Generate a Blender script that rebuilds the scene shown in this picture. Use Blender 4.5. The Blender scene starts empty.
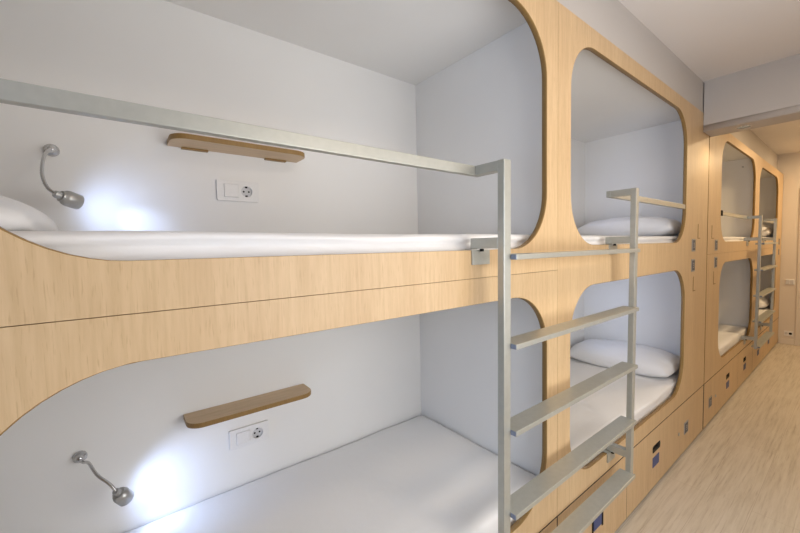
import bpy, bmesh, math, random
from mathutils import Vector, Matrix, noise
random.seed(7)
S = bpy.context.scene
C = S.collection
PI = math.pi

# ---------------------------------------------------------------- helpers
def obj(name, bm, mats, parent=None, smooth=False, bevel=0.0, seg=2):
    me = bpy.data.meshes.new(name)
    bm.normal_update()
    bm.to_mesh(me); bm.free()
    o = bpy.data.objects.new(name, me)
    C.objects.link(o)
    for m in (mats if isinstance(mats, (list, tuple)) else [mats]):
        me.materials.append(m)
    if smooth:
        for p in me.polygons: p.use_smooth = True
    if bevel:
        b = o.modifiers.new('bevel', 'BEVEL'); b.width = bevel; b.segments = seg
        b.limit_method = 'ANGLE'; b.angle_limit = math.radians(40)
    if parent: o.parent = parent
    return o

def tag(o, label, cat, group=None):
    o['label'] = label; o['category'] = cat
    if group: o['group'] = group
    return o

def thing(name, label, cat, loc=(0, 0, 0), group=None):
    o = bpy.data.objects.new(name, None); o.empty_display_size = .05
    C.objects.link(o); o.location = loc
    return tag(o, label, cat, group)

def struct(name, bm, mats, **k):
    o = obj(name, bm, mats, **k); o['kind'] = 'structure'
    return o

def box(bm, x0, x1, y0, y1, z0, z1):
    v = [bm.verts.new(p) for p in ((x0,y0,z0),(x1,y0,z0),(x1,y1,z0),(x0,y1,z0),(x0,y0,z1),(x1,y0,z1),(x1,y1,z1),(x0,y1,z1))]
    for f in ((0,3,2,1),(4,5,6,7),(0,1,5,4),(1,2,6,5),(2,3,7,6),(3,0,4,7)):
        bm.faces.new([v[i] for i in f])
    return bm

def bx(*a): return box(bmesh.new(), *a)

def frame_of(d):
    d = Vector(d).normalized()
    a = Vector((0,0,1)) if abs(d.z) < .9 else Vector((1,0,0))
    u = d.cross(a).normalized(); return u, d.cross(u).normalized(), d

def lathe(bm, prof, origin=(0,0,0), axis=(0,0,1), n=32):
    """prof: list of (radius, distance along axis); ends are capped"""
    u, v, d = frame_of(axis); o = Vector(origin); rings = []
    for r, h in prof:
        rings.append([bm.verts.new(o + d*h + (u*math.cos(2*PI*k/n) + v*math.sin(2*PI*k/n))*r) for k in range(n)])
    for a, b in zip(rings, rings[1:]):
        for k in range(n): bm.faces.new((a[k], a[(k+1)%n], b[(k+1)%n], b[k]))
    bm.faces.new(list(reversed(rings[0]))); bm.faces.new(rings[-1])
    bmesh.ops.recalc_face_normals(bm, faces=bm.faces)
    return bm

def catmull(pts, n=10):
    P = [Vector(p) for p in pts]; P = [2*P[0]-P[1]] + P + [2*P[-1]-P[-2]]; out = []
    for i in range(1, len(P)-2):
        a, b, c, d = P[i-1:i+3]
        for k in range(n):
            t = k/n
            out.append(.5*((2*b) + (c-a)*t + (2*a-5*b+4*c-d)*t*t + (3*b-a-3*c+d)*t**3))
    out.append(P[-2]); return out

def tube(bm, pts, r, n=12, ribs=0.0):
    prev = None; last = None; rings = []
    for i, p in enumerate(pts):
        d = (pts[min(i+1, len(pts)-1)] - pts[max(i-1, 0)]).normalized()
        if last is None: u = frame_of(d)[0]
        else: u = (last - d*last.dot(d)).normalized()
        last = u; v = d.cross(u)
        rr = r*(1 + (ribs if i % 2 else 0))
        rings.append([bm.verts.new(p + (u*math.cos(2*PI*k/n)+v*math.sin(2*PI*k/n))*rr) for k in range(n)])
    for a, b in zip(rings, rings[1:]):
        for k in range(n): bm.faces.new((a[k], a[(k+1)%n], b[(k+1)%n], b[k]))
    bm.faces.new(list(reversed(rings[0]))); bm.faces.new(rings[-1])
    bmesh.ops.recalc_face_normals(bm, faces=bm.faces)
    return bm

def rrect(x0, x1, z0, z1, r, n=14):
    """rounded rectangle outline; r one radius or four (bottom left, bottom right, top right, top left)"""
    if not isinstance(r, (tuple, list)): r = (r,)*4
    out = []
    for (cx, cz, a0, q) in ((x0, z0, PI, 0), (x1, z0, 1.5*PI, 1), (x1, z1, 0, 2), (x0, z1, .5*PI, 3)):
        rr = r[q]; sx = 1 if cx == x0 else -1; sz = 1 if cz == z0 else -1
        if rr <= 0: out.append((cx, cz)); continue
        for k in range(n+1):
            a = a0 + .5*PI*k/n
            out.append((cx + sx*rr + rr*math.cos(a), cz + sz*rr + rr*math.sin(a)))
    return out

rim = {}
def sheet(name, outer, holes, y0, y1, mats, parent=None):
    """board in the XZ plane between y0 and y1 with cut-outs; cut edges take the second material"""
    cu = bpy.data.curves.new(name, 'CURVE'); cu.dimensions = '2D'; cu.fill_mode = 'BOTH'; cu.extrude = abs(y1-y0)/2
    for loop in [outer] + holes:
        s = cu.splines.new('POLY'); s.points.add(len(loop)-1); s.use_cyclic_u = True
        for p, q in zip(s.points, loop): p.co = (q[0], q[1], 0, 1)
    tmp = bpy.data.objects.new('tmp', cu); C.objects.link(tmp)
    me = bpy.data.meshes.new_from_object(tmp.evaluated_get(bpy.context.evaluated_depsgraph_get()))
    bpy.data.objects.remove(tmp); bpy.data.curves.remove(cu)
    me.transform(Matrix.Translation((0, (y0+y1)/2, 0)) @ Matrix.Rotation(PI/2, 4, 'X'))
    bm = bmesh.new(); bm.from_mesh(me); bpy.data.meshes.remove(me)
    bmesh.ops.remove_doubles(bm, verts=bm.verts, dist=1e-6)
    bmesh.ops.recalc_face_normals(bm, faces=bm.faces)
    for f in bm.faces:
        f.normal_update(); f.material_index = 1 if abs(f.normal.y) < .5 else 0
    bm.edges.ensure_lookup_table(); bm.edges.index_update()
    on_rim = {e.index for e in bm.edges if len({f.material_index for f in e.link_faces}) == 2}
    o = obj(name, bm, mats, parent); rim[o.name] = on_rim
    return o

# ---------------------------------------------------------------- materials
class NT:
    def __init__(s, name):
        s.m = bpy.data.materials.new(name); s.m.use_nodes = True
        s.t = s.m.node_tree; s.b = s.t.nodes['Principled BSDF']
    def n(s, kind, **k):
        x = s.t.nodes.new(kind)
        for a, v in k.items():
            if a in x.inputs: x.inputs[a].default_value = v
            else: setattr(x, a, v)
        return x
    def l(s, a, b): s.t.links.new(a, b)
    def coord(s, scale, src='Object'):
        c = s.n('ShaderNodeTexCoord'); m = s.n('ShaderNodeMapping'); m.inputs['Scale'].default_value = scale
        s.l(c.outputs[src], m.inputs['Vector']); return m.outputs['Vector']
    def noise(s, vec, scale=1., detail=4., rough=.5):
        x = s.n('ShaderNodeTexNoise'); x.inputs['Scale'].default_value = scale
        x.inputs['Detail'].default_value = detail; x.inputs['Roughness'].default_value = rough
        s.l(vec, x.inputs['Vector']); return x.outputs['Fac']
    def ramp(s, fac, stops):
        r = s.n('ShaderNodeValToRGB'); e = r.color_ramp.elements
        while len(e) < len(stops): e.new(.5)
        for q, (p, c) in zip(e, stops): q.position = p; q.color = (*c, 1)
        s.l(fac, r.inputs['Fac']); return r.outputs['Color']
    def mix(s, fac, a, b, mode='MIX'):
        x = s.n('ShaderNodeMix', data_type='RGBA', blend_type=mode)
        for i, v in ((0, fac), (6, a), (7, b)):
            if hasattr(v, 'links'): s.l(v, x.inputs[i])
            else: x.inputs[i].default_value = v if i == 0 else (*v, 1)
        return x.outputs[2]
    def bump(s, h, strength, dist=.002):
        b = s.n('ShaderNodeBump'); b.inputs['Strength'].default_value = strength; b.inputs['Distance'].default_value = dist
        s.l(h, b.inputs['Height']); s.l(b.outputs['Normal'], s.b.inputs['Normal'])
    def set(s, **k):
        for a, v in k.items():
            s.b.inputs[a.replace('_', ' ')].default_value = (*v, 1) if isinstance(v, tuple) else v
        return s

def plain(name, col, rough=.5, metal=0., spec=.5):
    a = NT(name).set(Base_Color=col, Roughness=rough, Metallic=metal); a.b.inputs['Specular IOR Level'].default_value = spec
    v = a.noise(a.coord((40, 40, 40)), 3, 3)
    a.l(a.ramp(v, [(.3, tuple(c*.96 for c in col)), (.7, col)]), a.b.inputs['Base Color'])
    return a.m

def beech(name, light, mid, dark, rough=.38, axis='Z'):
    a = NT(name)
    sc = {'Z': (1, 1, .06), 'X': (.06, 1, 1)}[axis]
    fine = a.noise(a.coord(tuple(90*q for q in sc)), 1.0, 5, .6)
    wide = a.noise(a.coord(tuple(13*q for q in sc)), 1.0, 2, .5)
    sp = {'Z': (420, 420, 26), 'X': (26, 420, 420)}[axis]
    fleck = a.noise(a.coord(sp), 1.0, 2, .5)
    c1 = a.ramp(wide, [(.25, mid), (.75, light)])
    c2 = a.mix(a.ramp(fine, [(.40, (0,0,0)), (.74, (.5,)*3)]), c1, dark)
    c3 = a.mix(a.ramp(fleck, [(.58, (0,0,0)), (.70, (.5,)*3)]), c2, dark)
    a.l(c3, a.b.inputs['Base Color'])
    a.set(Roughness=rough); a.b.inputs['Specular IOR Level'].default_value = .35
    return a.m

BEECH = beech('beech_laminate', (.665, .48, .275), (.60, .415, .23), (.44, .285, .14))
BEECH_H = beech('beech_shelf', (.66, .48, .30), (.58, .41, .245), (.44, .29, .16), axis='X')
EDGE = beech('beech_edge_band', (.33, .20, .065), (.29, .17, .055), (.22, .125, .04), rough=.45)

def white_wall(name, col, rough=.6):
    a = NT(name)
    v = a.noise(a.coord((2.2, 2.2, 2.2)), 1, 3)
    a.l(a.ramp(v, [(.3, tuple(c*.97 for c in col)), (.7, col)]), a.b.inputs['Base Color'])
    a.bump(a.noise(a.coord((160, 160, 160)), 1, 3), .08, .001)
    a.set(Roughness=rough); a.b.inputs['Specular IOR Level'].default_value = .3
    return a.m
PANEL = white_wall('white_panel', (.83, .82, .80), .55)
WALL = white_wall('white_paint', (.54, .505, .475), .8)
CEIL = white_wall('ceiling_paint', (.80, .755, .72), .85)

def linen(name, col):
    a = NT(name).set(Base_Color=col, Roughness=.9); a.b.inputs['Specular IOR Level'].default_value = .15
    a.b.inputs['Sheen Weight'].default_value = .2
    w = a.noise(a.coord((9, 9, 9)), 1, 4, .55); f = a.noise(a.coord((500, 500, 500)), 1, 2)
    m = a.n('ShaderNodeMath', operation='MULTIPLY_ADD'); m.inputs[1].default_value = .12
    a.l(f, m.inputs[0]); a.l(w, m.inputs[2]); a.bump(m.outputs[0], .35, .006)
    return a.m
LINEN = linen('white_cotton_sheet', (.84, .83, .82))
PILLOW = linen('white_cotton_pillowcase', (.82, .82, .83))

def metal(name, col, rough, met):
    a = NT(name).set(Roughness=rough, Metallic=met)
    v = a.noise(a.coord((60, 60, 60)), 1, 3)
    a.l(a.ramp(v, [(.3, tuple(c*.93 for c in col)), (.7, col)]), a.b.inputs['Base Color'])
    return a.m
SILVER = metal('silver_painted_steel', (.475, .475, .425), .36, .5)
STEEL = metal('brushed_steel', (.50, .50, .49), .35, .8)
CHROME = metal('satin_chrome', (.62, .62, .62), .25, .9)
PLASTIC = plain('white_plastic', (.80, .79, .78), .35)
GREYPL = plain('socket_well_plastic', (.60, .60, .61), .4)
TINTBLUE = plain('blue_grey_tint', (.22, .25, .33), .4)  # cool reflected light painted as a colour on the rung ends
BLACK = plain('black_rubber', (.010, .010, .010), .8, 0, .15)
DARK = plain('dark_recess', (.03, .025, .02), .8)
BLUE = plain('navy_vinyl', (.04, .07, .22), .45)
BLUEGREY = plain('grey_blue_vinyl', (.07, .075, .10), .45)
PALE = plain('pale_grey_vinyl', (.36, .35, .33), .45)

def floor_mat():
    a = NT('whitewashed_oak_floor')
    br = a.n('ShaderNodeTexBrick'); br.offset = .37; br.squash = 1
    br.inputs['Scale'].default_value = 1; br.inputs['Mortar Size'].default_value = .0012
    br.inputs['Brick Width'].default_value = 1.28; br.inputs['Row Height'].default_value = .19
    br.inputs['Color1'].default_value = (.40, .40, .40, 1); br.inputs['Color2'].default_value = (.60, .60, .60, 1)
    br.inputs['Mortar'].default_value = (.5, .5, .5, 1)
    a.l(a.coord((1, 1, 1)), br.inputs['Vector'])
    grain = a.noise(a.coord((1.8, 26, 1)), 1.6, 7, .68)
    streak = a.noise(a.coord((3.2, 95, 1)), 1, 5, .7)
    patch = a.noise(a.coord((.9, 5, 1)), 1.3, 3, .5)
    c = a.ramp(grain, [(.30, (.42, .365, .29)), (.50, (.545, .49, .405)), (.70, (.62, .57, .485))])
    c = a.mix(a.ramp(streak, [(.54, (0,0,0)), (.68, (.85,)*3)]), c, (.33, .265, .20))
    c = a.mix(a.ramp(patch, [(.4, (0,0,0)), (.7, (.45,)*3)]), c, (.62, .55, .47))
    c = a.mix(.10, c, br.outputs['Color'], 'OVERLAY')
    c = a.mix(br.outputs['Fac'], c, (.44, .375, .30))
    a.l(c, a.b.inputs['Base Color']); a.set(Roughness=.42)
    a.bump(grain, .12, .002)
    return a.m
FLOOR = floor_mat()

def emit(name, col, s):
    a = NT(name).set(Base_Color=col, Roughness=.3)
    a.b.inputs['Emission Color'].default_value = (*col, 1); a.b.inputs['Emission Strength'].default_value = s
    return a.m
LED = emit('cold_led_lens', (.80, .88, 1.0), 8)
LAMPGLOW = emit('warm_lamp_diffuser', (1, .83, .62), 4)
DAYFILL = emit('daylight_fill_pane', (.70, .82, 1), 2.0)  # pane glow for the left window and the added fill window

# ---------------------------------------------------------------- setting
XL, XR, YR, YB = -1.45, 7.12, -1.28, .80
Z1, Z2 = 2.51, 2.57
struct('floor', bx(XL-.1, XR+.1, YR-.1, YB+.12, -.08, 0), FLOOR)
struct('ceiling', box(bx(XL-.1, 3.3, YR-.1, YB+.12, Z1, Z1+.12), 3.3, XR+.1, YR-.1, YB+.12, Z2, Z2+.12), CEIL)
struct('wall_back', bx(XL-.1, XR+.1, YB+.01, YB+.12, 0, Z2), WALL)
# wall closing the gap over the bunks
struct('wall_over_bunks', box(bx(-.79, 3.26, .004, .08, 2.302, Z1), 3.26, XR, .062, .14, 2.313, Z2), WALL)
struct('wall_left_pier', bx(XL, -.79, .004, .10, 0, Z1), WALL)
RX0, RX1, RZ0, RZ1 = .30, 2.05, .70, 1.92
b = bx(XL-.1, RX0, YR-.1, YR, 0, Z2)
box(b, RX1, XR+.1, YR-.1, YR, 0, Z2); box(b, RX0, RX1, YR-.1, YR, 0, RZ0); box(b, RX0, RX1, YR-.1, YR, RZ1, Z2)
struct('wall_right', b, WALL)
b = bx(RX0, RX0+.05, YR-.08, YR-.03, RZ0, RZ1)
box(b, RX1-.05, RX1, YR-.08, YR-.03, RZ0, RZ1); box(b, RX0, RX1, YR-.08, YR-.03, RZ0, RZ0+.05); box(b, RX0, RX1, YR-.08, YR-.03, RZ1-.05, RZ1)
box(b, 1.15, 1.20, YR-.08, YR-.03, RZ0, RZ1)
w2 = struct('fill_window', b, PLASTIC)  # unseen window, added to bring soft fill into the capsules
obj('window_pane', bx(RX0+.05, RX1-.05, YR-.062, YR-.056, RZ0+.05, RZ1-.05), DAYFILL, w2)  # glowing pane of the added fill window
ENDW = white_wall('cream_paint', (.72, .655, .58), .8)
# end wall with a door
struct('wall_end', box(box(bx(XR, XR+.1, -.165, YB+.01, 0, Z2), XR, XR+.1, YR, -.165, 2.08, Z2), XR, XR+.1, YR, -1.05, 0, 2.08), ENDW)
struct('door_1', bx(XR+.03, XR+.07, -1.01, -.205, .005, 2.04), ENDW, bevel=.003)
struct('trim_1', box(box(bx(XR-.012, XR+.08, -.205, -.158, 0, 2.10), XR-.012, XR+.08, -1.06, -1.012, 0, 2.10), XR-.012, XR+.08, -1.06, -.158, 2.05, 2.10), ENDW, bevel=.003)
struct('baseboard_end', bx(XR-.014, XR, -.157, -.004, 0, .075), ENDW, bevel=.004)
# left end wall with a daylight window
WY0, WY1, WZ0, WZ1 = -1.12, -.22, .75, 2.15
b = bx(XL-.1, XL, YR, WY0, 0, Z1)
box(b, XL-.1, XL, WY1, .004, 0, Z1); box(b, XL-.1, XL, WY0, WY1, 0, WZ0); box(b, XL-.1, XL, WY0, WY1, WZ1, Z1)
struct('wall_left', b, WALL)
w = struct('window_1', box(box(box(box(bx(XL-.08, XL-.03, WY0, WY0+.05, WZ0, WZ1), XL-.08, XL-.03, WY1-.05, WY1, WZ0, WZ1),
     XL-.08, XL-.03, WY0, WY1, WZ0, WZ0+.05), XL-.08, XL-.03, WY0, WY1, WZ1-.05, WZ1), XL-.08, XL-.03, -.69, -.65, WZ0, WZ1), PLASTIC)
obj('window_pane', bx(XL-.062, XL-.056, WY0+.05, WY1-.05, WZ0+.05, WZ1-.05), DAYFILL, w)
# ceiling beam across the corridor
bm = bx(3.205, 3.41, YR, -.002, 2.215, Z2)
ring = [(3.3075+.036*math.cos(2*PI*k/32), -.19+.036*math.sin(2*PI*k/32)) for k in range(32)]
slab = sheet('slab', [(3.205, YR), (3.41, YR), (3.41, -.002), (3.205, -.002)], [ring], -.0215, .0215, (WALL, WALL))
slab.data.transform(Matrix.Translation((0, 0, 2.1935)) @ Matrix.Rotation(-PI/2, 4, 'X'))
bm.from_mesh(slab.data); bpy.data.objects.remove(slab)
bmesh.ops.recalc_face_normals(bm, faces=bm.faces)
struct('ceiling_beam', bm, WALL)

# ---------------------------------------------------------------- bunks
ZS = 1.3245
def plate_on_face(name, x0, x1, z0, z1, parent, y=0., inner=BLUEGREY, edge=PALE):
    p = obj(name, bx(x0, x1, y-.003, y, z0, z1), edge, parent, bevel=.001)
    w, h = x1-x0, z1-z0
    obj('number_panel', bx(x0+.12*w, x1-.12*w, y-.0045, y-.002, z0+.1*h, z1-.1*h), inner, p)
    # worn pale figure on the panel, too small to read
    m = bmesh.new()
    cx = (x0+x1)/2
    for q in ((-.16, .06, .62, .70), (.06, .14, .36, .70), (-.16, .06, .48, .54), (-.16, .14, .30, .36)):
        box(m, cx+q[0]*w, cx+q[1]*w, y-.005, y-.004, z0+q[2]*h, z0+q[3]*h)
    obj('pale_figure', m, edge, p)
    return p

def sticker(x0, x1, z0, z1, parent, side=True):
    m = bx(x0, x1, -.0022, 0, z0, z1)
    o = obj('drawer_sticker', m, BLUE, parent)
    if side:
        w = x1-x0
        for q in ((x0-.22*w, x0-.06*w), (x1+.06*w, x1+.22*w)):
            obj('dark_strip', bx(q[0], q[1], -.0022, 0, z0-.012, z1+.012), BLACK, o)
    return o

def drawer(parent, x0, x1, hole=None, stick=None, side=True, plate=None, lock=None):
    holes = [rrect(hole-.062, hole+.062, .220, .262, .012, 5)] if hole else []
    d = sheet('drawer', rrect(x0, x1, .018, .357, 0), holes, 0, .02, (BEECH, DARK), parent)
    if hole: obj('recess_shade', bx(hole-.07, hole+.07, .0205, .026, .20, .29), DARK, d)  # dark plate paints the shade of the hollow behind the hand hole
    sw = .038 if side else .05
    if stick: sticker(stick-sw, stick+sw, .138, .195, d, side)
    if plate: plate_on_face('drawer_plate', plate-.042, plate+.042, .135, .215, d)
    if lock:
        obj('lock', lathe(bmesh.new(), [(.011, 0), (.011, .004), (.008, .005)], (lock, 0, .178), (0, -1, 0), 20), STEEL, d)
    return d

R = .2
def capsule(label, x0, x1, up, lo, split, drawers, plates, top=2.208, ends=(0, 0)):
    g = 'two-tier sleeping capsules along the corridor'
    t = thing('sleeping_capsule', label, 'bunk bed', ((x0+x1)/2, .4, 0), g)
    hold = []
    a, b_ = x0+.0006+(.015 if abs(x0-3.372) < .01 else 0), x1-.0006
    rl = .215 if x0 < 0 else R
    hu = rrect(up[0], up[1], 1.409 if x0 < 0 else 1.416, top, (rl, R, R, rl)); hl = rrect(lo[0], lo[1], .447, 1.246, (rl, R, R, rl+.01 if x0 < 0 else R))
    if split:
        hold.append(sheet('front_panel', rrect(a, b_, ZS+.0007, 2.30, 0), [hu], 0, .019, (BEECH, EDGE)))
        hold.append(sheet('front_panel', rrect(a, b_, .3625, ZS-.0007, 0), [hl], 0, .019, (BEECH, EDGE)))
        hold.append(obj('seam_backing', bx(a+.02, b_-.02, .0225, .032, ZS-.03, ZS+.03), BEECH))
    else:
        hold.append(sheet('front_panel', rrect(a, b_, .3625, 2.30, 0), [hu, hl], 0, .019, (BEECH, EDGE)))
    e0, e1 = x0+ends[0], x1-ends[1]
    for q in ((e0+.0012, e0+.014), (e1-.014, e1-.0012)):
        hold.append(obj('end_panel', bx(q[0], q[1], .0225, YB, .012, 2.30), PANEL))
    hold.append(obj('back_panel', bx(x0+.0145, x1-.0145, .785, YB, .012, 2.30), PANEL))
    hold.append(obj('roof_panel', bx(x0+.0145, x1-.0145, .0225, .7845, 2.282, 2.30), PANEL))
    hold.append(obj('upper_deck', bx(x0+.0145, x1-.0145, .036, .7845, 1.258, 1.284), PANEL))
    hold.append(obj('lower_deck', bx(x0+.0145, x1-.0145, .0225, .7845, .363, .38), PANEL))
    hold.append(obj('plinth', bx(x0+.0145, x1-.0145, .03, .046, .0005, .06), DARK))
    for d in drawers:
        hold.append(drawer(None, **d))
    if abs(x1-3.372) < .01: hold.append(obj('gap_shade', bx(x1-.012, x1+.0138, .0225, .03, .02, 2.299), DARK))  # dark filler stands in for the shade inside the seam gap
    for px, pz in plates:
        hold.append(plate_on_face('bed_number_plate', px-.038, px+.038, pz-.042, pz+.042, None))
    for o in hold:
        if o.name.startswith('front_panel'):
            # rounded edge band along the cut-outs only
            me = o.data; at = me.attributes.new('bevel_weight_edge', 'FLOAT', 'EDGE')
            zs = [v.co.z for v in me.vertices]; xs = [v.co.x for v in me.vertices]
            for e in me.edges:
                p, q = (me.vertices[i].co for i in e.vertices)
                inside = all(min(xs)+.01 < c.x < max(xs)-.01 and min(zs)+.005 < c.z < max(zs)-.005 for c in (p, q))
                if inside and abs(p.y) < 1e-4 and abs(q.y) < 1e-4 and (p-q).length > 1e-6: at.data[e.index].value = 1.0 if e.index in rim[o.name] else 0.0
            b = o.modifiers.new('edge', 'BEVEL'); b.width = .0018; b.segments = 2; b.limit_method = 'WEIGHT'; b.material = 1
        o.parent = t; o.matrix_parent_inverse = t.matrix_basis.inverted()
    return t
def parent_fix(): bpy.context.view_layer.update()

AX = [(-.77, 1.30), (1.30, 3.372), (3.372, 5.27), (5.27, 7.112)]
UP = [(-.203, 1.224), (1.397, 2.863), (3.76, 5.17), (5.40, 6.72)]
LO = [(-.203, 1.225), (1.397, 2.872), (3.77, 5.16), (5.40, 6.70)]
def slot_lines(t, spec):
    for x, z, dx in spec:
        m = bx(x-.004, x+.004, -.0015, .001, z-.05, z+.05); box(m, x+.004, x+dx, -.0015, .001, z-.05, z-.044)
        o = obj('hatch_slit', m, EDGE); o.parent = t; o.matrix_parent_inverse = t.matrix_basis.inverted()
capA = capsule('nearest beech bunk capsule, left of the big ladder, with reading lamps inside', *AX[0], UP[0], LO[0], True,
    [dict(x0=-.766, x1=.60, hole=.1, stick=.1), dict(x0=.603, x1=1.2965)], [(-.50, 1.395), (-.50, 1.26)])
capB = capsule('beech bunk capsule right of the big ladder, pillows at its far end', *AX[1], UP[1], LO[1], False,
    [dict(x0=1.3035, x1=1.972, stick=1.648), dict(x0=1.975, x1=3.3685, hole=2.395, stick=2.385, side=False, plate=2.955, lock=2.80)],
    [(3.038, 1.397), (3.035, 1.262)], 2.222, (0, .175))
slot_lines(capB, [(3.139, 1.49, .05), (3.05, 1.135, .05)])
capC = capsule('beech bunk capsule just past the ceiling beam, left of the far ladder', *AX[2], UP[2], LO[2], True,
    [dict(x0=3.3885, x1=4.555, hole=4.147, stick=4.147, side=False, plate=3.569, lock=3.73), dict(x0=4.558, x1=5.2665, hole=4.863, stick=4.87, side=False)],
    [(3.632, 1.39), (3.632, 1.258)], 2.228, (.175, 0))
slot_lines(capC, [(3.50, 1.49, .06), (3.58, 1.14, .06)])
capD = capsule('last beech bunk capsule against the end wall, behind the far ladder', *AX[3], UP[3], LO[3], True,
    [dict(x0=5.2735, x1=5.93, hole=5.6, stick=5.6, side=False), dict(x0=5.933, x1=7.1085, hole=6.3, stick=6.3, side=False)],
    [(6.90, 1.397), (6.90, 1.262)], 2.21)

# ---------------------------------------------------------------- mattresses
def soft_box(x0, x1, y0, y1, z0, z1, r, amp, seed, fold=0, step=.025):
    """closed box with rounded edges, draped and slightly rumpled"""
    nx, ny, nz = max(4, int((x1-x0)/step)), max(4, int((y1-y0)/step)), 22
    bm = bmesh.new(); grid = {}
    def P(i, j, k):
        key = (i, j, k)
        if key not in grid:
            p = Vector((x0+(x1-x0)*i/nx, y0+(y1-y0)*j/ny, z0+(z1-z0)*k/nz))
            c = Vector((min(max(p.x, x0+r), x1-r), min(max(p.y, y0+r), y1-r), min(max(p.z, z0+r), z1-r)))
            d = p-c
            if d.length > 1e-9: p = c + d.normalized()*r*min(1, d.length/r) if sum(abs(q) > 1e-6 for q in d) > 1 else p
            n1 = noise.noise(Vector((p.x*3.1+seed, p.y*6, p.z*9)))
            n2 = noise.noise(Vector((p.x*9+seed, p.y*14+3, p.z*22)))
            h = amp*(n1 + .45*n2)
            if j == 0 and fold:
                q = math.exp(-((p.z - fold - .006*noise.noise(Vector((p.x*2.3, seed, 0))))/.0055)**2); p.y += .020*q*(.75+.5*noise.noise(Vector((p.x*1.7+seed, 2, 1))))
            if k > 0: p.z += h*(.6 if k == nz else .3)
            if k > 1: p.y += h*.8 if j in (0, ny) else 0
            grid[key] = bm.verts.new(p)
        return grid[key]
    for i in range(nx):
        for j in range(ny):
            bm.faces.new((P(i,j,nz), P(i+1,j,nz), P(i+1,j+1,nz), P(i,j+1,nz)))
            bm.faces.new((P(i,j,0), P(i,j+1,0), P(i+1,j+1,0), P(i+1,j,0)))
    for i in range(nx):
        for k in range(nz):
            bm.faces.new((P(i,0,k), P(i+1,0,k), P(i+1,0,k+1), P(i,0,k+1)))
            bm.faces.new((P(i,ny,k), P(i,ny,k+1), P(i+1,ny,k+1), P(i+1,ny,k)))
    for j in range(ny):
        for k in range(nz):
            bm.faces.new((P(0,j,k), P(0,j,k+1), P(0,j+1,k+1), P(0,j+1,k)))
            bm.faces.new((P(nx,j,k), P(nx,j+1,k), P(nx,j+1,k+1), P(nx,j,k+1)))
    bmesh.ops.recalc_face_normals(bm, faces=bm.faces)
    return bm

BED = [('upper bed of the nearest capsule, behind the long guard rail', 'lower bed of the nearest capsule, bottom left'),
       ('upper bed of the capsule right of the big ladder', 'lower bed of the capsule right of the big ladder'),
       ('upper bed of the capsule past the beam', 'lower bed of the capsule past the beam'),
       ('upper bed of the last capsule behind the far ladder', 'lower bed of the last capsule behind the far ladder')]
for i, (x0, x1) in enumerate([AX[0], (AX[1][0], AX[1][1]-.175), (AX[2][0]+.175, AX[2][1]), AX[3]]):
    for k, (z0, z1) in enumerate(((1.2845, 1.458), (.3805, .502))):
        m = obj('mattress', soft_box(x0+.018, x1-.018, .044 if k == 0 else .036, .778, z0, z1, .022, .006, i*7+k*3.3, 1.430 if k == 0 else 0), LINEN, smooth=True)
        tag(m, 'white sheeted mattress on the ' + BED[i][k], 'mattress', 'white mattresses in the capsules')

# ---------------------------------------------------------------- pillows
def pillow(label, cx, cy, cz, lx, ly, h, rz=0, tilt=0, seed=0, pw=.42, ramp=False):
    bm = bmesh.new(); n, m = 36, 28; top = {}; bot = {}
    for i in range(n+1):
        for j in range(m+1):
            u, v = 2*i/n-1, 2*j/m-1
            e = max(0, (1-abs(u)**2.6))*max(0, (1-abs(v)**2.6))
            t = e**pw
            px = u*lx/2*(1-.07*(1-v*v)*0 - .05*(abs(v)**3)); py = v*ly/2*(1-.05*(abs(u)**3))
            w = .011*noise.noise(Vector((u*3+seed, v*3.5, 0))) + .006*noise.noise(Vector((u*8+seed, v*9, 4)))
            zt = h*.66*t + w*(t); zb = -h*.34*min(1, t*1.3)
            if ramp:    # slumped pillow: thin blunt end to the right, swelling to the left
                s = (1-u)*lx/2
                hh = .033*min(1, s/.012)**.5 + .14*(1-math.exp(-s*.68/.14))
                zt = hh*max(0, 1-abs(v)**4)**.4*(max(0, 1-abs(u)**2.6)**.42 if u < 0 else 1) + .5*w*min(1, s/.05)*(1-abs(v)**4) + .004*math.sin(v*26+seed+2*u)*min(1, s/.03)*(1-v*v); zb = -.002
            top[i, j] = bm.verts.new((px, py, zt))
            bot[i, j] = top[i, j] if i in (0, n) or j in (0, m) else bm.verts.new((px, py, zb))
    for i in range(n):
        for j in range(m):
            bm.faces.new((top[i,j], top[i+1,j], top[i+1,j+1], top[i,j+1]))
            q = (bot[i,j], bot[i,j+1], bot[i+1,j+1], bot[i+1,j])
            if len(set(q)) > 2:
                try: bm.faces.new(list(dict.fromkeys(q)))
                except ValueError: pass
    bmesh.ops.recalc_face_normals(bm, faces=bm.faces)
    o = obj('pillow', bm, PILLOW, smooth=True)
    o.location = (cx, cy, cz + h*.34 + .002); o.rotation_euler = (0, tilt, rz)
    tag(o, label, 'pillow', 'white pillows on the beds')
    return o
pillow('white pillow on the upper bed at the left edge, below the reading lamp', -.408, .42, 1.460, .60, .66, .0, .03, 0, 1, .3, True)
pillow('white pillow on the lower bed in the bottom left corner', -.44, .42, .503, .46, .66, .12, -.03, 0, 2)
pillow('plump white pillow on the upper bed right of the big ladder', 3.02, .40, 1.460, .31, .67, .15, .0, -.02, 3)
pillow('flat white pillow on the lower bed right of the big ladder', 2.965, .40, .503, .42, .70, .15, .02, -.03, 4)
pillow('white pillow on the far upper bed, seen through the far ladder', 6.86, .41, 1.458, .42, .70, .19, 0, -.04, 5)
pillow('white pillow on the far lower bed, seen through the far ladder', 6.86, .41, .503, .42, .70, .17, 0, -.04, 6)

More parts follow.
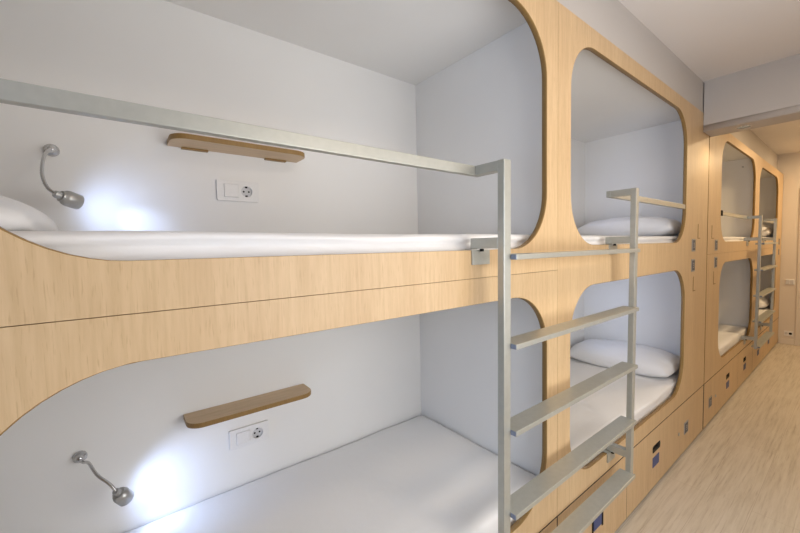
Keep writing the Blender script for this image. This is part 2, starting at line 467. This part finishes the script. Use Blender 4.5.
# ---------------------------------------------------------------- ladders with guard rails
def ladder(label, pl, pr, railL, railR, caps=False):
    """pl, pr: x centres of the posts; railL/railR: x where the guard rails end"""
    t = thing('bunk_ladder', label, 'ladder', ((pl+pr)/2, -.09, .385), 'silver ladders between the capsules')
    L = []
    hw = .0155; yf, yb = -.100, -.078; zt = 1.657; zb = .370
    for x in (pl, pr):
        L.append(obj('post', bx(x-hw, x+hw, yf, yb, zb, zt), SILVER, bevel=.0015))
        L.append(obj('rail_arm', bx(x-hw+.0005, x+hw-.0005, yb, .002, 1.629, zt-.0005), SILVER, bevel=.0012))
        for z0, zc in ((1.4125 if x == pl and not caps else 1.418, .004), (.452, .006)):
            br = obj('bracket', bx(x-hw+.001, x+hw-.001, yb, .024, z0+.0005, z0+.0275+zc), SILVER, bevel=.0012); L.append(br)
            p = bx(x-.039, x+.039, -.0065, -.0005, z0-.047, z0-.003); box(p, x-.039, x-.017, -.0065, .026, z0-.0015, z0+.0005)
            pp = obj('mounting_plate', p, SILVER, bevel=.0015); pp.parent = br
            bolt = obj('bolt', lathe(bmesh.new(), [(.006, 0), (.006, .007), (.005, .008)], (x-.006, -.0128, z0-.008), (0, 0, 1), 16), BLACK); bolt.parent = br
    xs = (pl+hw, pr-hw)
    for z in (1.396, 1.142, .890, .641, .393):
        m = bx(xs[0]-.0005, xs[1]+.0005, -.120, -.056, z-.0155, z)
        ru = obj('rung', m, SILVER, bevel=.0015); L.append(ru)
        for q in (xs[0]-.0025, xs[1]+.0008):
            cp = obj('end_tint', bx(q, q+.0018, -.1185, -.1015, z-.0145, z-.001), TINTBLUE); cp.parent = ru  # thin blue plates paint the cool reflection on the rung ends
    for a, b_ in ((railL, pl+hw), (pr-hw, railR)):
        L.append(obj('guard_rail', bx(a, b_, .0025, .0215, 1.629, 1.657), SILVER, bevel=.0015))
    for o in L:
        for q in [o] + list(o.children):
            for v in q.data.vertices:
                if v.co.y < -.05: v.co.y += .009*max(0, 1.66-v.co.z)/1.29   # hangs in slightly at the foot
    if caps:
        L.append(obj('rail_end_cap', bx(railL-.001, railL+.055, -.002, .024, 1.622, 1.664), BLACK))
    for o in L:
        o.parent = t; o.matrix_parent_inverse = t.matrix_basis.inverted()
    return t
ladder('large silver steel ladder with guard rails in the foreground', .8525, 1.775, -.2022, 2.8585)
ladder('small silver steel ladder with guard rails at the far end of the corridor', 4.82, 5.735, 3.762, 6.718, True)

# ---------------------------------------------------------------- reading lamps
def reading_lamp(label, base, pts, head, aim, power, core=None, aim2=None):
    """base: point on the back panel; pts: neck points; head: rear end of the lamp head; aim: direction"""
    t = thing('reading_lamp', label, 'lamp', base, 'goose-neck reading lamps')
    L = []
    b0 = Vector(base)
    L.append(obj('wall_base', lathe(bmesh.new(), [(.018, 0), (.018, .006), (.016, .009), (.012, .011), (.009, .022), (.006, .026)], base, (0, -1, 0)), CHROME, smooth=True))
    for s in (-1, 1):
        L.append(obj('screw', lathe(bmesh.new(), [(.0035, 0), (.0035, .0018), (.002, .003)], (b0.x+s*.0125, b0.y-.0085, b0.z), (0, -1, 0), 12), STEEL))
    d = Vector(aim).normalized(); h = Vector(head)
    path = catmull([b0+Vector((0, -.02, 0))] + [Vector(p) for p in pts] + [h], 14)
    L.append(obj('goose_neck', tube(bmesh.new(), path, .0040, 12, .10), CHROME, smooth=True))
    hd = obj('lamp_head', lathe(bmesh.new(), [(.0085, -.005), (.010, 0), (.010, .008), (.015, .009), (.015, .014), (.0195, .018), (.0215, .025), (.0215, .052), (.020, .054), (.0195, .0525)], h, d), STEEL, smooth=True)
    L.append(hd)
    e = hd.modifiers.new('split', 'EDGE_SPLIT'); e.split_angle = math.radians(50)
    L.append(obj('lamp_lens', lathe(bmesh.new(), [(.018, .0528), (.018, .0548)], h, d), LED))
    beams = [(power, 130, d)]
    if core: beams.append((core[0], core[2], (Vector(core[1]) - (h+d*.062)).normalized()))
    if aim2: beams[0] = (power, 130, (Vector(aim2) - (h+d*.062)).normalized())
    for en, sz, dr in beams:
        li = bpy.data.lights.new('reading_spot', 'SPOT'); li.energy = en; li.color = (.47, .62, 1.0)
        li.spot_size = math.radians(sz); li.spot_blend = 1.0; li.shadow_soft_size = .014
        lo = bpy.data.objects.new('reading_spot', li); C.objects.link(lo)
        lo.location = h + d*.062; lo.rotation_euler = dr.to_track_quat('-Z', 'Y').to_euler(); L.append(lo)
    for o in L:
        o.parent = t; o.matrix_parent_inverse = Matrix.Translation(-b0)
    return t
PU, PLO = .65, 1.2
reading_lamp('chrome goose-neck reading lamp above the upper bed of the nearest capsule', (-.146, .7847, 1.731),
    [(-.146, .735, 1.722), (-.154, .69, 1.69), (-.155, .65, 1.638), (-.144, .625, 1.600)], (-.126, .615, 1.581), (.72, .50, -.26), 1.15, (1.9, (.06, .785, 1.522), 38), (.04, .785, 1.56))
reading_lamp('chrome goose-neck reading lamp above the lower bed in the bottom left', (-.130, .7847, .787),
    [(-.120, .74, .785), (-.104, .69, .80), (-.084, .65, .775), (-.056, .63, .745)], (-.042, .62, .722), (.40, .42, -.80), 2.9, (2.0, (.08, .74, .50), 45), (.22, .785, .56))
# the same lamps inside the next capsule, behind the front board
reading_lamp('reading lamp on the upper back panel of the capsule right of the big ladder', (2.50, .7847, 1.731),
    [(2.51, .72, 1.74), (2.515, .68, 1.77), (2.50, .66, 1.81)], (2.48, .65, 1.83), (.80, -.45, .0), 2.6)
reading_lamp('reading lamp on the lower back panel of the capsule right of the big ladder', (2.50, .7847, .787),
    [(2.51, .72, .80), (2.515, .68, .84), (2.50, .66, .89)], (2.48, .65, .915), (.80, -.45, .05), 4.2)

# ---------------------------------------------------------------- shelves
def shelf(label, x0, x1, z0, z1, depth, up):
    t = thing('wall_shelf', label, 'shelf', ((x0+x1)/2, .785, z0))
    r = .05
    pts = []
    yb = .7848; yf = .7848-depth
    out = [(x0, yb), (x0, yf+r)] + [(x0+r-r*math.cos(a), yf+r-r*math.sin(a)) for a in [PI/2*k/8 for k in range(1, 9)]]
    out += [(x1-r+r*math.sin(a), yf+r-r*math.cos(a)) for a in [PI/2*k/8 for k in range(0, 9)]] + [(x1, yb)]
    bm = bmesh.new()
    lo = [bm.verts.new((x, y, z0)) for x, y in out]; hi = [bm.verts.new((x, y, z1)) for x, y in out]
    bm.faces.new(lo); bm.faces.new(hi)
    for i in range(len(out)):
        j = (i+1) % len(out); bm.faces.new((lo[i], lo[j], hi[j], hi[i])).material_index = 1
    bmesh.ops.recalc_face_normals(bm, faces=bm.faces)
    L = [obj('board', bm, (BEECH_H, EDGE), bevel=.002)]
    for c in (x0+.18*(x1-x0), x0+.80*(x1-x0)):
        L.append(obj('fixing_bracket', bx(c-.042, c+.042, .768, .7848, z0-.006, z0-.0003), EDGE))
    for o in L:
        o.parent = t; o.matrix_parent_inverse = t.matrix_basis.inverted()
    return t
shelf('beech shelf above the socket, over the upper bed', .146, .612, 1.790, 1.808, .125, True)
shelf('beech shelf above the socket, over the lower bed', .152, .608, .818, .836, .118, False)

# ---------------------------------------------------------------- switch and socket plates
def ring_pts(cx, cz, r, n=28): return [(cx+r*math.cos(2*PI*k/n), cz+r*math.sin(2*PI*k/n)) for k in range(n)]
def plate(label, x0, x1, z0, z1, rot=False):
    t = thing('socket_plate', label, 'power socket', ((x0+x1)/2, .785, z0), 'switch and socket plates over the beds')
    cz = (z0+z1)/2; w = x1-x0; sx = x0+.70*w; L = []
    L.append(sheet('cover_frame', rrect(x0, x1, z0, z1, .005, 4), [rrect(x0+.024, x0+.076, z0+.014, z1-.014, .002, 3), ring_pts(sx, cz, .021)], .775, .7847, (PLASTIC, PLASTIC)))
    L.append(obj('rocker_switch', bx(x0+.0248, x0+.0752, .7725, .784, z0+.0148, z1-.0148), PLASTIC, bevel=.0015))
    so = obj('socket_well', lathe(bmesh.new(), [(.0205, 0), (.0205, .002)], (sx, .7846, cz), (0, -1, 0)), GREYPL); L.append(so)
    h = bmesh.new()
    for s in (-1, 1): lathe(h, [(.0036, 0), (.0036, .001)], (sx+s*.0095, .7828, cz), (0, -1, 0), 14)
    for s in (-1, 1): box(h, sx-.004, sx+.004, .779, .7828, cz+s*.017-.003, cz+s*.017+.003)
    L.append(obj('pin_hole', h, BLACK))
    for o in L:
        o.parent = t; o.matrix_parent_inverse = t.matrix_basis.inverted()
plate('white switch and socket plate below the upper shelf', .296, .447, 1.612, 1.690)
plate('white switch and socket plate below the lower shelf', .300, .449, .647, .724)

def end_plate(label, y, z, sock):
    t = thing('wall_switch' if not sock else 'wall_socket', label, 'switch' if not sock else 'power socket', (XR, y, z))
    L = [obj('cover_frame', bx(XR-.009, XR-.0005, y-.045, y+.04, z-.035, z+.035), PLASTIC, bevel=.003)]
    for s in (-1, 1):
        if sock: L.append(obj('socket_well', lathe(bmesh.new(), [(.016, 0), (.016, .001)], (XR-.009, y+s*.02, z), (-1, 0, 0), 20), BLACK if s < 0 else GREYPL))
        else: L.append(obj('rocker_switch', bx(XR-.012, XR-.0085, y+s*.019-.016, y+s*.019+.016, z-.026, z+.026), GREYPL, bevel=.001))
    for o in L:
        o.parent = t; o.matrix_parent_inverse = Matrix.Translation((-XR, -y, -z))
end_plate('pale double light switch on the end wall', -.092, .852, False)
end_plate('white double socket low on the end wall', -.095, .150, True)
hk = thing('coat_hook', 'tiny dark coat hook inside the upper capsule past the beam', 'hook', (5.2555, .112, 2.198))
o = obj('hook_pin', lathe(bmesh.new(), [(.007, 0), (.007, .004), (.004, .006), (.004, .016), (.008, .018), (.008, .022)], (0, 0, 0), (-1, 0, 0), 16), STEEL, hk)

# ---------------------------------------------------------------- lights
def ceiling_light(label, x, y, z, r, energy, col, baffle=False):
    t = thing('ceiling_light', label, 'ceiling light', (x, y, z), 'round ceiling lights')
    L = [obj('trim_ring', lathe(bmesh.new(), [(r+.014, 0), (r+.014, .010), (r+.004, .016)], (x, y, z), (0, 0, -1), 40), BLACK if baffle else PLASTIC)]
    if baffle:
        m = lathe(bmesh.new(), [(.0356, 0), (.0356, .0425), (.0345, .0425), (.0345, 0)], (x, y, z), (0, 0, -1), 40)
        bmesh.ops.delete(m, geom=[f for f in m.faces if len(f.verts) > 4], context='FACES_ONLY')
        L.append(obj('baffle', m, BLACK, smooth=True))
    L += [obj('diffuser', lathe(bmesh.new(), [(r, .0162), (r*.98, .0195)], (x, y, z), (0, 0, -1), 40), LAMPGLOW)]
    li = bpy.data.lights.new('lamp', 'AREA'); li.shape = 'DISK'; li.size = 2*r; li.energy = energy; li.color = col
    lo = bpy.data.objects.new('lamp', li); C.objects.link(lo); lo.location = (x, y, z-.024); L.append(lo)
    for o in L:
        o.parent = t; o.matrix_parent_inverse = Matrix.Translation((-x, -y, -z))
WARM = (1, .83, .64)
ceiling_light('round ceiling light in front of the nearest capsule', 1.0, -.95, Z1, .13, 6, WARM)
ceiling_light('round ceiling light between the near ladder and the beam', 2.45, -.95, Z1, .13, 3, WARM)
ceiling_light('small round light recessed in the underside of the ceiling beam', 3.3075, -.19, 2.2145, .018, 1.3, (1, .80, .54), True)
ceiling_light('round ceiling light over the middle of the far corridor', 4.75, -.85, Z2, .12, 20, (1, .73, .42))
ceiling_light('round fill light added to the ceiling by the end wall', 6.55, -.85, Z2, .12, 20, (1, .73, .42))  # unseen lamp, added to brighten the last capsule
li = bpy.data.lights.new('daylight_fill', 'AREA'); li.shape = 'RECTANGLE'; li.size = .78; li.size_y = 1.28; li.energy = 13; li.color = (.46, .65, 1)
lo = bpy.data.objects.new('daylight_fill', li); C.objects.link(lo); lo.location = (XL-.02, (WY0+WY1)/2, (WZ0+WZ1)/2); lo.rotation_euler = (0, -PI/2, 0)

li = bpy.data.lights.new('daylight_fill', 'AREA'); li.shape = 'RECTANGLE'; li.size = 1.6; li.size_y = 1.1; li.energy = 17; li.color = (1, .91, .79)  # warm fill from the added right-hand window
lo = bpy.data.objects.new('daylight_fill', li); C.objects.link(lo); lo.location = ((RX0+RX1)/2, YR-.02, (RZ0+RZ1)/2); lo.rotation_euler = (PI/2, 0, 0)
wd = bpy.data.worlds.new('World'); S.world = wd; wd.use_nodes = True
wd.node_tree.nodes['Background'].inputs[0].default_value = (.6, .7, .85, 1); wd.node_tree.nodes['Background'].inputs[1].default_value = .4

# ---------------------------------------------------------------- camera
cam = bpy.data.cameras.new('camera'); co = bpy.data.objects.new('camera', cam); C.objects.link(co)
r_ = Vector((.79005588, -.61268427, -.02072902)); u_ = Vector((.04810461, .02825043, .99844272)); w_ = Vector((.61114455, .7898227, -.05179235))
co.matrix_world = Matrix(((r_.x, u_.x, -w_.x, 0), (r_.y, u_.y, -w_.y, -.709408), (r_.z, u_.z, -w_.z, 1.420407), (0, 0, 0, 1)))
cam.sensor_width = 36; cam.lens = 360.884/800*36; cam.clip_start = .02; cam.clip_end = 60
S.camera = co
S.view_settings.view_transform = 'Standard'; S.view_settings.look = 'None'; S.view_settings.gamma = 1
S.view_settings.use_curve_mapping = False
S.view_settings.exposure = -.06
